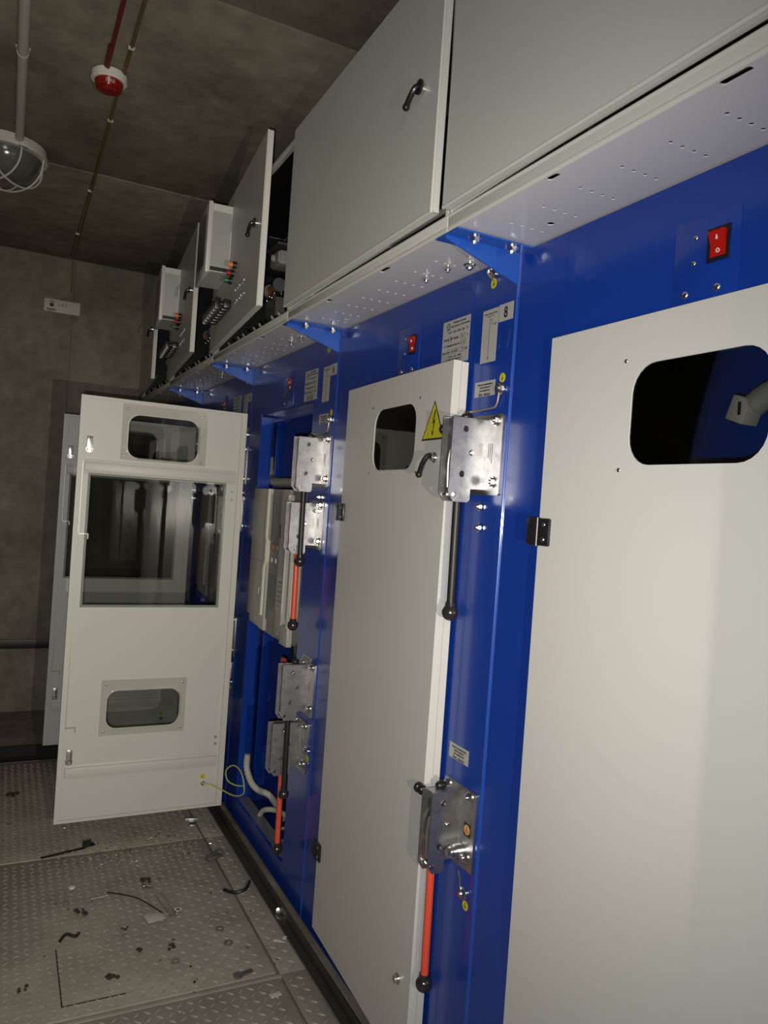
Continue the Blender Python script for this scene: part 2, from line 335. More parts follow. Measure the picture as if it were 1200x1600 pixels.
def make_door(parent, loc, rz, kind, warn=False):
    """pan-type door; local x from hinge to free edge, outer face at y -0.022"""
    d = child('door', parent, loc, rz); W = .690; z0, z1 = .09, 1.843
    holes = [rrect(.207, .497, 1.605, 1.785, .045)] if kind == 'open' else [rrect(.232, .507, 1.580, 1.757, .05)]
    if kind == 'open': holes += [rect(.080, .634, .985, 1.52), rrect(.213, .512, .464, .622, .042)]
    m = MB(); m.plate(rect(0, W, z0, z1), holes, -.022, -.0195)
    for a in ((0, .002, -.0195, 0, z0, z1), (W-.002, W, -.0195, 0, z0, z1), (.002, W-.002, -.0195, 0, z0, z0+.002), (.002, W-.002, -.0195, 0, z1-.002, z1)): m.box(*a)
    # returned lip round the pan
    m.plate(rect(.002, W-.002, z0+.002, z1-.002), [rect(.024, W-.020, z0+.012, z1-.010)], -.002, 0)
    m.build('door_skin', GREYI if kind == 'open' else GREY, d)
    if kind == 'open':
        for a in ((1.535, 1.572), (.275, .312)):
            m = MB(); m.box(.03, W-.03, -.0195, -.008, a[0], a[1], bev=.003); m.box(.03, W-.03, -.0195, -.0165, a[0]-.012, a[1]+.012, bev=.001); m.build('stiffener', GREYI, d)
        m = MB(); m.plate(rect(.170, .525, 1.594, 1.828), [rrect(.200, .504, 1.600, 1.790, .048)], -.0192, -.0165); o = m.build('window_cover', COVER, d)
        MB().plate(rrect(.200, .504, 1.600, 1.790, .048), [], -.0205, -.0195).build('window_pane', GLASS, d)
        for x, z in ((.192, 1.806), (.505, 1.806), (.192, 1.606), (.512, 1.610)): hw('screw', SCREW, d, x, -.0160, z, .9, 180)
        m = MB(); m.plate(rect(.186, .538, .434, .668), [rrect(.208, .517, .459, .627, .045)], -.0192, -.0165); m.build('window_cover', COVER, d)
        MB().plate(rrect(.208, .517, .459, .627, .045), [], -.0205, -.0195).build('window_pane', GLASS, d)
        for x, z in ((.205, .65), (.52, .65), (.205, .452), (.52, .452)): hw('screw', SCREW, d, x, -.0160, z, .9, 180)
        MB().plate(rect(.070, .644, .975, 1.53), [], -.0185, -.0165).build('window_pane', GLASS, d)
        for z in (1.625, .340):
            m = MB(); m.cyl((.647, -.0195, z), (.647, -.004, z), .014, 20, bev=.001); m.cyl((.647, -.004, z), (.647, .004, z), .010, 6, bev=.001); m.box(.636, .658, .0, .003, z-.008, z+.052, bev=.001); m.build('lock_cam', STEEL, d)
        for z, s_ in ((1.275, 1), (.475, 1)):
            m = MB(); m.box(.628, .668, -.0195, -.0175, z, z+.004).box(.628, .632, -.0195, -.0175, z-.018, z).box(.666, .668, -.0195, -.0175, z, z+(.43 if z < 1 else .30)); m.build('rod_guide', DSTEEL, d)
        for z in (1.49, 1.455, .40, .37): MB().ring((.046, -.0008, z), .003, .0055, .0016, (0, 1, 0), 12).build('hinge_nut', DSTEEL, d)
        o = MB().plate(circ(.088, .222, .0115, 18), [], -.0193, -.0187).build('grounding_sticker', YEL, d)
        m = MB(); m.box(.0872, .0888, -.0187, -.0184, .221, .230).box(.081, .095, -.0187, -.0184, .219, .2206).box(.084, .092, -.0187, -.0184, .2155, .2168); m.build('earth_symbol', INK, o)
        m = MB(); m.cyl((.087, -.0195, .195), (.087, .002, .195), .004, 10); m.cyl((.087, -.016, .195), (.087, -.011, .195), .010, 6); m.cyl((.087, -.009, .195), (.087, -.004, .195), .010, 6); m.build('ground_stud', STEEL, d)
    else:
        MB().plate(rrect(.226, .513, 1.574, 1.763, .05), [], -.0194, -.0175).build('window_pane', GLASS, d)
        for x, z in ((.213, 1.767), (.525, 1.767), (.213, 1.572), (.525, 1.572)): hw('screw', SCREW, d, x, -.022, z, .75)
        hinge_part(d, .0, 1.448); hinge_part(d, .0, .345)
        lock_part(d, .630, 1.607, ang=28); lock_part(d, .630, .300, wing=False)
        if warn:
            MB().box(W-.006, W-.004, .003, .022, z0+.001, z1-.001).build('door_flange', GREY, d); MB().box(W-.010, W-.0045, .0005, .003, z0+.002, z1-.002).build('gasket', DARKG, d)
            t = MB().plate([(.548, 1.652), (.668, 1.652), (.608, 1.752)], [], -.0226, -.0221).build('warning_sticker', INK, d)
            MB().plate([(.5555, 1.6565), (.6605, 1.6565), (.608, 1.744)], [], -.0229, -.0226).build('yellow_field', YEL, t)
            MB().plate([(.612, 1.728), (.6025, 1.693), (.610, 1.696), (.6045, 1.672), (.600, 1.674), (.6065, 1.6615), (.611, 1.675), (.6075, 1.673), (.617, 1.704), (.609, 1.701), (.618, 1.728)], [], -.0232, -.0229).build('lightning_bolt', INK, t)
    return d
def cabinet(n, y0, label, state, detail=2, number=None):
    c = thing('switchgear_cabinet', label, 'cabinet', (0, y0, 0), -90, 'blue switchgear cabinets in the row'); yy = lambda q: -q   # local x = -(y offset)
    T = 2.066; q1 = P
    # shell: sides, back, roof; interior blue darkened to stand in for shade
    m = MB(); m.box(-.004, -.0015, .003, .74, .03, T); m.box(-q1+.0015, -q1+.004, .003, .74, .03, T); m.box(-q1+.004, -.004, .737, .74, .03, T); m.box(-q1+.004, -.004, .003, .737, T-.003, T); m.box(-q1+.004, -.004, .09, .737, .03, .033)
    m.build('cabinet_shell', mat('inner_blue_shaded', (.004, .020, .16), .4, bump=(420, .1, .0006)), c)
    # front: lever strip, hinge strip, header, sill
    m = MB(); m.box(-.212, -.0012, 0, .003, .03, HZ).box(-.1755, -.0012, 0, .003, HZ, T); m.box(-.215, -.212, 0, .055, .12, HZ-.01); m.build('front_post', BLUE, c)
    m = MB(); m.box(-q1+.0012, -.855, 0, .003, .03, T); m.box(-.855, -.852, 0, .055, .12, HZ-.01); m.build('front_post', BLUE, c)
    bd = MB()
    for x in (-.0062, -q1+.0012): bd.cyl((x+.0025, .0022, .03), (x+.0025, .0022, T), .0032, 10)
    bd.build('corner_bead', BLUEB, c)  # lighter blue paints in the light caught along the rounded corners
    m = MB(); m.box(-.8535, -.177, -.0008, .003, HZ, T).box(-.8535, -.212, .003, .05, HZ-.004, HZ-.001).box(-.85, -.213, .052, .055, HZ-.03, HZ-.004); m.build('header_panel', BLUE, c)
    m = MB(); m.box(-.855, -.212, 0, .003, .03, .118).box(-.855, -.212, 0, .055, .118, .121); m.build('sill', BLUE, c)
    if detail < 1:
        return c
    # switch panel
    sp = MB().box(-.570, -.440, -.0022, -.0009, 1.850, 1.990, bev=.0008).build('switch_panel', BLUE, c)
    MB().plate(rect(-.500, -.458, 1.909, 1.963), [rect(-.495, -.463, 1.915, 1.957)], -.006, -.0023).build('switch_bezel', BLACK, sp)
    r = MB().plate([(0, 0), (.0, .0), (.0, .0)], [], 0, .001) if 0 else MB()
    r._add([(-.494, -.004, 1.916), (-.464, -.004, 1.916), (-.464, -.0055, 1.936), (-.494, -.0055, 1.936), (-.464, -.013, 1.956), (-.494, -.013, 1.956), (-.494, -.002, 1.956), (-.464, -.002, 1.956), (-.494, -.002, 1.916), (-.464, -.002, 1.916)],
           [(0, 1, 2, 3), (3, 2, 4, 5), (5, 4, 7, 6), (6, 7, 9, 8), (8, 9, 1, 0), (0, 3, 5, 6, 8), (1, 9, 7, 4, 2)])
    r = r.build('rocker_switch', SWRED, sp)
    MB().box(-.480, -.478, -.0105, -.0088, 1.942, 1.950).ring((-.479, -.0052, 1.925), .0024, .0036, .001, (0, 1, .1), 14).build('switch_mark', WHITE, sp)
    for x, z, s_ in ((-.527, 1.958, .8), (-.528, 1.916, .8), (-.542, 1.866, 1.25), (-.478, 1.866, 1.25)): hw('screw', SCREW, sp, x, -.0024, z, s_)
    if number:
        # nameplate with the maker's data
        o = MB().box(-.318, -.189, -.0016, -.0010, 1.852, 1.966).build('nameplate', LABEL, c)
        m = MB(); q = -.0019; xc = -.254
        m.ring((-.291, q, 1.9515), .0065, .0085, .0003, (0, 1, 0), 18).plate(rect(-.298, -.283, 1.951, 1.9526), [], q-.0001, q+.0001).plate([(-.302, 1.939), (-.300, 1.939), (-.280, 1.9445), (-.282, 1.9455)], [], q-.0001, q+.0001)
        for txt, x, z, h in (('Камера сборная', -.238, 1.956, .0072), ('одностороннего обслуживания', -.235, 1.947, .0058), ('КСО - 298 - 8 ВВ - 600   ТЗ', -.243, 1.932, .0078), ('Номер', -.298, 1.915, .0085), ('№ Серия', -.258, 1.915, .0085), ('1', -.279, 1.915, .008), ('07', -.220, 1.915, .008), ('А', -.197, 1.915, .008),
                            ('I Н  Номинальный ток, А', -.267, 1.8985, .0075), ('- 8', -.214, 1.899, .008), ('Масса', -.302, 1.8815, .0075), ('600', -.283, 1.8815, .007), ('10  600 А', -.254, 1.8815, .0075), ('10', -.217, 1.8815, .008), ('кВ', -.200, 1.8815, .008), ('ТУ 3414 - 002 - 03008', xc, 1.869, .0068), ('г. Минск, ул. Заводская, 15', xc, 1.862, .0058), ('тел. 8 (017) 210-00-00, факс', xc, 1.8555, .0055)):
            m.text(txt, x, z, h, q, th=.0001, bold=.00015)
        def frame(x0, x1, z0, z1): m.plate(rect(x0, x1, z0, z1), [rect(x0+.0007, x1-.0007, z0+.0007, z1-.0007)], q-.0001, q+.0001)
        frame(-.285, -.272, 1.912, 1.924); frame(-.231, -.208, 1.912, 1.924); frame(-.226, -.203, 1.896, 1.908); frame(-.294, -.273, 1.878, 1.890); frame(-.266, -.241, 1.878, 1.890); frame(-.230, -.206, 1.878, 1.890)
        m.build('lettering', INK, o)
        o = MB().box(-.134, -.071, -.0007, -.0002, 1.834, 1.960).build('diagram_plate', LABEL, c)
        m = MB(); q = -.0010; m.plate(rect(-.1034, -.1022, 1.846, 1.943), [], q-.0001, q).plate(rect(-.118, -.086, 1.943, 1.9442), [], q-.0001, q).plate([(-.105, 1.846), (-.1028, 1.838), (-.1006, 1.846)], [], q-.0001, q)
        m.plate(rect(-.102, -.094, 1.934, 1.935), [], q-.0001, q).plate(rect(-.094, -.093, 1.926, 1.935), [], q-.0001, q).plate(rect(-.091, -.082, 1.922, 1.923), [], q-.0001, q).ring((-.079, q, 1.9225), .002, .003, .0002, (0, 1, 0), 12).plate(rect(-.100, -.092, 1.925, 1.926), [], q-.0001, q)
        m.text('Схема главных цепей', -.102, 1.948, .0050, q, th=.0001, bold=.0001); m.build('lettering', INK, o)
        o = MB().box(-.0685, -.0125, -.0007, -.0002, 1.922, 1.962).build('number_plate', LABEL, c)
        MB().text(number, -.0405, 1.9295, .036, -.0010, th=.0001, xs=.8, bold=.0009).build('numeral', INK, o)
        iz = [(1.772, -.105), (.902, -.105)]
        for z, x in iz:
            o = MB().box(x-.043, x+.041, -.0007, -.0002, z-.018, z+.018).build('instruction_plate', LABEL, c); m = MB()
            for k, (tx, hh) in enumerate((('Привод заземляющих', .0058), ('ножей шинного', .0058), ('разъединителя', .0058), ('Вкл. вверх', .0098))): m.text(tx, x, z+.0085-k*.0072-(.0035 if k == 3 else 0), hh, -.0010, th=.0001, bold=.0002)
            m.build('lettering', INK, o)
        ground_mark(c, -.036, 1.790); hw('ground_bolt', BOLT, c, -.038, -.001, 1.765, 1.1)
        MB().tube([(-.038, -.006, 1.760), (-.040, -.006, 1.742), (-.046, -.006, 1.727), (-.060, -.006, 1.722), (-.125, -.008, 1.719), (-.142, -.030, 1.716)], .0022, 8, 4).build('ground_wire', mat('bronze_wire', (.36, .29, .20), .4, .5), c)
        ground_mark(c, -.098, 2.020, r=.012); hw('ground_bolt', BOLT, c, -.103, -.001, 2.046, 1.1)
        hw('hex_nut', NUT, c, -.089, -.001, 1.492, 1.0); hw('hex_nut', NUT, c, -.086, -.001, 1.443, 1.0)
        ground_mark(c, -.035, .573); hw('ground_bolt', BOLT, c, -.044, -.001, .597, 1.1)
        MB().tube([(-.047, -.004, .600), (-.054, -.006, .612), (-.050, -.010, .630), (-.052, -.015, .650)], .0020, 8, 4).build('ground_wire', DSTEEL, c)
        # pencil scribbles on the paint
        m = MB(); 
        for pts in ([(-.060, 1.90), (-.057, 1.87), (-.062, 1.855), (-.072, 1.850)], [(-.020, 1.90), (-.024, 1.87), (-.030, 1.855)], [(-.064, 1.836), (-.045, 1.828), (-.028, 1.836)]): m.tube([(x, -.0003, z) for x, z in pts], .0004, 5, 4)
        m.build('pencil_mark', INK, c)
    # relay shelf bracket at the near corner
    b = MB(); b.box(-.045, .045, -.195, .0, 2.0640, 2.0672); b.plate([(0, 0), (.070, 0), (.070, .006), (.002, .195), (0, .195)], [], -.002, .002, Matrix(((0, -1, 0, -.0), (0, 0, 0, 0), (0, 0, 0, 0), (0, 0, 0, 1)))) if 0 else None
    V = []
    for x in (.0, -.004):
        for y, z in ((-.001, 2.064), (-.001, 1.995), (-.006, 1.995), (-.196, 2.057), (-.196, 2.064)): V.append((x, y, z))
    b._add(V, [(0, 1, 2, 3, 4), (9, 8, 7, 6, 5)]+[(i, (i+1) % 5, 5+(i+1) % 5, 5+i) for i in range(5)])
    b = b.build('support_bracket', LCAB, c)
    for y in (-.138, -.041): hw('hex_bolt', BOLT, b, .022, y, 2.0640, 1.15, 90)
    return c
def rx_fix(o): return o

def make_open_interior(c, y0):
    m = MB(); m.box(-.85, -.16, .012, .060, .121, .124); m.build('floor_ledge', mat('ledge_grey', (.13, .135, .16), .45), c)
    m = MB(); m.box(-1.005, -.96, .11, .15, .124, 1.83, bev=.003); m.build('inner_post', BLUE, c)
    m = MB(); m.box(-.80, -.17, .45, .50, .33, .35).box(-.80, -.17, .30, .34, .24, .27); m.build('cross_rail', mat('rail_grey', (.20, .20, .21), .5), c)
    m = MB(); m.box(-.85, -.10, .10, .70, .90, .905); m.build('shelf', BLUE, c)

cabs = {}
c10 = cabinet(10, Y8-P, 'blue cabinet at the right edge with a wide closed grey door', 'closed', 1)
make_door(c10, (-.857, -.0015, 0), 0, 'closed')
MB().box(-1.005, -.10, .27, .273, 1.25, 1.98).build('inner_panel', BLUE, c10)
c8 = cabinet(8, Y8, 'blue cabinet numbered 8 with a closed grey door and yellow warning triangle', 'closed', 2, '8')
MB().box(-1.005, -.10, .27, .273, 1.25, 1.98).build('inner_panel', BLUE, c8)
make_door(c8, (-.857, -.002, 0), -2.4, 'closed', True)
c6 = cabinet(6, Y8+P, 'blue cabinet numbered 6 with its grey door swung open', 'open', 2, '6')
make_door(c6, (-.874, -.058, 0), -90, 'open'); make_open_interior(c6, Y8+P)
c4 = cabinet(4, Y8+2*P, 'blue cabinet behind the open door of the cabinet numbered 6', 'open', 2, '4')
make_door(c4, (-.874, -.058, 0), -90, 'open'); make_open_interior(c4, Y8+2*P)
c2 = cabinet(2, Y8+3*P, 'far blue cabinet in the corner against the concrete end wall', 'closed', 2, '2')
make_door(c2, (-.857, -.002, 0), 0, 'closed')
c12 = cabinet(12, Y8-2*P, 'unseen blue cabinet at the near end, door ajar to cast a shadow', 'ajar', 0)
make_door(c12, (-.857, -.058, 0), -47.15, 'closed')  # unseen door set ajar to throw a shadow edge on the right-hand door

# ------------------------------------------------------------------ lever drives
def lever_drive(y0, q, zt, hb, hr, out, rod, label, big=False, pin=True):
    """y0+q = front cheek; zt top, hb cheek height, hr rod reach below cheek"""
    t = thing('lever_drive', label, 'lever', (-.0005, y0+q, zt), -90, 'disconnector lever drives'); zb = -hb
    bp = MB(); bp.plate(rrect(-.072, .066, zb-.012, .012, .005, 3), [], -.003, 0); bp = bp.build('base_plate', ZINC, t)
    for x, z in ((.040, -.003), (.040, zb+.018), (-.055, -.003), (-.055, zb+.018)):
        hw('bolt', SOCK if big or x > 0 else BOLT, bp, x, -.003, z, .82)
    # cheeks: plates standing out from the wall, outline in (y, z)
    def cheek(x, o_, name='cheek_plate', holes=True, tab=True):
        pts = [(.003, 0), (o_, 0), (o_, zb-.012), (o_-.014, zb-.032), (.040, zb-.032), (.034, zb-.026), (.034, zb), (.003, zb)] if tab else [(.003, 0), (o_, 0), (o_, zb), (.003, zb)]
        hl = [circ(o_*.62, zb*.16, .0075), circ(o_*.42, zb*.49, .007), circ(o_*.66, zb*.80, .0075), circ(o_*.90-.006, zb-.016, .006)] if holes else []
        if not tab: hl = hl[:3]
        M = Matrix(((0, 1, 0, x), (-1, 0, 0, 0), (0, 0, 1, 0), (0, 0, 0, 1)))
        return MB().plate(pts, hl, -.0015, .0015, M).build(name, ZINC, t)
    cheek(.0, out, tab=False); cheek(-.004, out*.985, 'tab_plate'); cheek(-.034, out+.006)
    m = MB(); m.box(-.033, -.002, -out*.95, -.003, -.0025, -.0005).box(-.034, -.001, -.006, -.003, zb, 0); m.build('web_plate', ZINC, t)
    m = MB(); m.cyl((.006, -out*.42, zb*.49), (-.040, -out*.42, zb*.49), .0045, 12); m.sph((.002, -out*.42, zb*.49), .0065, (.5, 1, 1), 14); m.build('rivet', STEEL, t); MB().cyl((-.002, -out*.84, zb-.016), (-.040, -out*.84, zb-.016), .0052, 12).build('pivot_pin', STEEL, t)
    m = MB(); m.tube([(-.020, -out*.35, -.02), (-.020, -out*.8, -.06), (-.020, -out*.92, zb*.6), (-.020, -out*.90, zb+.0)], .0035, 8, 4); m.build('latch_spring', DSTEEL, t)
    x0 = -.019; a = (x0, -.058, zb+.02); b = (x0, -.055, zb-hr+.018)
    if out < .08: a = (x0, -.040, zb+.02); b = (x0, -.043, zb-hr+.018)
    m = MB(); m.cyl(a, b, .0098, 18); m.build('lever_rod', RED if rod == 'red' else BLACKM, t)
    m = MB(); m.sph((b[0], b[1], b[2]-.018), .0195); m.cyl((b[0], b[1], b[2]-.006), (b[0], b[1], b[2]+.006), .0125, 18); m.build('ball_knob', BALL, t)
    if pin:
        m = MB(); m.cyl((-.050, -.062, -.022), (-.078, -.062, -.022), .0052, 12); m.sph((-.078, -.062, -.022), .0125, (.9, 1, 1), 16); m.sph((-.094, -.062, -.022), .013, (.7, 1, 1), 16); m.cyl((-.036, -.062, -.022), (-.052, -.062, -.022), .009, 12); m.build('locking_pin', BLACK, t)
        m = MB(); m.sph((-.028, -.040, .006), .011, (1, 1.4, .8), 16); m.cyl((-.028, -.040, -.002), (-.028, -.040, .018), .005, 12); m.build('blocking_magnet', BLACK, t)
    m = MB(); m.text('НОМ.', 0, 0, .010, 0, th=.0001) if 0 else None
    for k in range(3): m.box(.0300-k*.0075, .0318-k*.0075, -.00335, -.0030, zb*.62+k*.006, zb*.34)
    m.build('stamped_lettering', DARKG, bp)
    if big:
        m = MB(); m.cyl((.021, -.003, zb+.026), (.021, -.028, zb+.026), .0165, 24, bev=.002); m.cyl((.021, -.028, zb+.026), (.021, -.038, zb+.026), .0135, 24, bev=.002); m.cyl((.021, -.038, zb+.026), (.021, -.044, zb+.026), .009, 6); m.build('spring_plunger', STEEL, t)
        g = MB().box(.026, .052, -.0038, -.0031, zb*.5-.014, zb*.5+.016).build('grounding_sticker', INK, t)
        MB().plate(circ(.039, zb*.5+.001, .0115), [], -.0042, -.0038).build('orange_disc', ORG, g)
        MB().box(.0382, .0398, -.0045, -.0042, zb*.5, zb*.5+.009).box(.031, .047, -.0045, -.0042, zb*.5-.002, zb*.5-.0005).box(.034, .044, -.0045, -.0042, zb*.5-.006, zb*.5-.0045).build('earth_symbol', INK, g)
    return t
lever_drive(Y8, .083, 1.695, .163, .292, .095, 'black', 'black-rodded lever drive beside the top of the door numbered 8', False)
lever_drive(Y8, .083, .824, .160, .300, .080, 'red', 'orange-red lever drive beside the bottom of the door numbered 8', True)
for k, (y0, w_) in enumerate(((Y8+P, 'the open cabinet numbered 6'), (Y8+2*P, 'the cabinet behind the open door'))):
    lever_drive(y0, .083, 1.700, .160, .28, .095, 'black', 'topmost of four lever drives on '+w_+', black rod')
    lever_drive(y0, .108, 1.468, .150, .29, .098, 'red', 'second lever drive from the top on '+w_+', red rod', pin=False)
    lever_drive(y0, .083, .895, .165, .30, .095, 'black', 'third lever drive from the top on '+w_+', black rod')
    lever_drive(y0, .112, .680, .155, .305, .108, 'red', 'lowest lever drive on '+w_+', red rod', pin=False)
    m = MB(); m.box(-.012, .0, -.036, -.006, 0, .060, bev=.001); m.box(-.004, .0, -.135, -.030, .020, .030)
    for z in (.012, .024, .036, .048): m.box(-.014, .002, -.037, -.005, z-.002, z+.002)
    o = m.build('red_interlock', REDB); o.location = (.010, y0+.350, 1.66); o.rotation_euler = (0, 0, 0); tag(o, 'red interlock block behind the topmost lever of '+w_, 'block')
    o = bpy.data.objects.new('red_interlock', o.data); COL.objects.link(o); o.location = (.010, y0+.380, .80); tag(o, 'red interlock block behind the third lever of '+w_, 'block')

# ------------------------------------------------------------------ vacuum breaker in the open cabinets
def breaker(y0, label):
    t = thing('circuit_breaker', label, 'breaker', (0, y0, .915), -90); X = lambda y: -(y-2.42)
    hz = .600
    m = MB(); m.plate([(-.838, .04), (-.80, .04), (-.80, .012), (-.72, .012), (-.70, -.0), (-.40, -.0), (-.36, .01), (-.26, .01), (-.235, .03), (-.235, hz), (-.838, hz)], [], .004, .30); m.build('body', BREAKD, t)
    m = MB(); m.plate([(-.838, .05), (-.80, .05), (-.80, .02), (-.60, .01), (-.60, hz), (-.838, hz)], [], -.012, .004, bev=.002); o = m.build('cover', BREAK, t)
    MB().box(-.838, -.60, -.0126, -.0115, .290, .2925).build('cover_joint', BREAKD, o)
    MB().box(-.690, -.678, -.0135, -.012, .150, .178).build('window_mark', WHITE, o); MB().box(-.672, -.655, -.0135, -.012, .150, .168).build('counter_window', BLACK, o)
    m = MB(); m._add([(x, y, z) for y in (-.022, -.004) for x, z in ((-.632, .07), (-.616, .07), (-.616, .27), (-.598, .30), (-.598, .38), (-.608, .40), (-.608, hz), (-.622, hz), (-.622, .40), (-.614, .38), (-.614, .30), (-.632, .27))],
        [tuple(range(12)), tuple(range(23, 11, -1))]+[(i, (i+1) % 12, 12+(i+1) % 12, 12+i) for i in range(12)]); m.build('rib', RIB, t)
    m = MB(); m.box(-.598, -.475, -.004, .004, .06, hz, bev=.001); o = m.build('operating_panel', BREAKD, t)
    for x, cc in ((-.560, REDB), (-.508, DARKG)):
        MB().cyl((x, -.004, .362), (x, -.010, .362), .013, 24, bev=.001).ring((x, -.007, .362), .0145, .0175, .006, (0, 1, 0), 24).build('push_button', BREAKD if x > -.55 else mat('button_red', (.30, .14, .09), .45), o)
        MB().box(x-.012, x+.004, -.0052, -.0035, .298, .316).build('indicator_window', WHITE, o)
    MB().box(-.585, -.490, -.0048, -.003, .10, .25).build('recess_plate', mat('recess_grey', (.10, .098, .09), .35), o)
    m = MB(); m.box(-.470, -.375, -.010, .004, .02, hz, bev=.002); o = m.build('side_panel', BREAK, t)
    MB().box(-.455, -.390, -.0112, -.0100, .12, .255).build('rating_label', LABEL, o)
    m = MB()
    for k in range(6): m.box(-.448, -.398 if k % 2 else -.415, -.0117, -.0112, .135+k*.019, .139+k*.019)
    m.build('rating_lines', DARKG, o); MB().box(-.468, -.461, -.0112, -.0100, .405, .46).build('slot', INK, o); MB().box(-.428, -.415, -.0112, -.01, .035, .05).build('slot', BREAKD, o)
    for x, z1 in ((-.365, .58), (-.300, .55)): MB().box(x-.007, x+.007, -.020, .004, .07, z1, bev=.002).build('rib', RIB, t)
    MB().box(-.352, -.310, -.006, .004, .10, .50, bev=.001).box(-.290, -.240, -.004, .004, .10, .55, bev=.001).build('side_cover', BREAK, t)
    MB().box(-.34, -.22, -.016, .004, .512, .545).build('top_recess', INK, t)
    MB().box(-.372, -.285, -.018, .004, .0, .075, bev=.002).build('foot_block', BREAK, t)
    return t
breaker(Y8+P, 'grey vacuum circuit breaker front inside the open cabinet numbered 6')
breaker(Y8+2*P, 'grey circuit breaker front seen through the big window of the open door')
# things inside cabinet 6
y6 = Y8+P
m = MB()
P0 = [(.085, 3.385, 1.665), (.085, 3.378, 1.61), (.083, 3.34, 1.565), (.075, 3.24, 1.548), (.065, 3.08, 1.546), (.055, 2.90, 1.546), (.05, 2.72, 1.55)]
tag(MB().tube(P0, .021, 14, 10, corr=.045).build('corrugated_conduit', CONDUIT), 'grey corrugated conduit bending over the top of the circuit breaker', 'conduit')
tag(MB().box(.030, .048, 3.345, 3.372, 1.525, 1.655, bev=.002).build('cable_duct', CONDUIT), 'pale upright cable duct beside the bent conduit in the open cabinet', 'duct')
for k, (x, y, z) in enumerate(((.12, 3.262, 1.715), (.12, 3.262, 1.735), (.25, 3.262, 1.715), (.25, 3.262, 1.735))): pass
tag(MB().tube([(.20, 3.20, .90), (.20, 3.18, .78), (.18, 3.12, .68), (.14, 3.02, .60), (.12, 2.95, .50)], .017, 12, 5).build('power_cable', BLACKM), 'thick black cable dropping below the circuit breaker', 'cable')
tag(MB().tube([(.03, 3.235, .33), (.03, 3.235, .27), (.045, 3.20, .215), (.07, 3.17, .19), (.11, 3.14, .175), (.15, 3.14, .12), (.19, 3.16, .05)], .014, 12, 8, corr=.05).build('corrugated_conduit', CABLEW), 'ribbed grey conduit falling to the floor of the open cabinet', 'conduit')
tag(MB().tube([(.13, 2.80, .17), (.10, 2.95, .175), (.06, 3.04, .155), (.045, 3.06, .11), (.05, 3.00, .075), (.07, 2.92, .072), (.12, 2.83, .10)], .011, 12, 6).tube([(.13, 2.80, .155), (.10, 2.90, .13), (.05, 2.99, .055), (.09, 2.90, .050), (.13, 2.80, .08)], .006, 10, 6).build('cable_loop', CABLEW), 'loop of pale cables at the bottom of the open cabinet', 'cable')
tag(MB().tube([(-.15, 3.293, .197), (-.11, 3.285, .190), (-.06, 3.27, .165), (-.03, 3.20, .165), (-.015, 3.12, .20), (-.02, 3.10, .25), (-.02, 3.16, .285), (-.03, 3.24, .285), (-.05, 3.28, .25), (-.04, 3.28, .205), (-.015, 3.24, .195), (.01, 3.21, .20)], .0032, 8, 6).build('ground_wire', YGW), 'looped yellow-green earth wire from the open door to the cabinet', 'wire')
# pale elbow connector behind the window of the right-hand door
e = thing('conduit_elbow', 'pale conduit elbow and plug seen through the right door window', 'conduit', (.2, .950, 1.70), 0)
m = MB(); m.box(-.022, .022, -.022, .018, -.024, .024, bev=.004, M=Matrix.Rotation(.35, 4, 'X')); m.build('plug', PVC, e)
MB().box(-.0235, -.0222, -.010, -.004, -.012, .012).build('slot', INK, e)
MB().tube([(.0, -.018, .006), (.005, -.045, .026), (.01, -.085, .038), (.02, -.14, .030), (.04, -.20, .0)], .023, 16, 5, corr=.02).build('hose', CONDUIT, e)

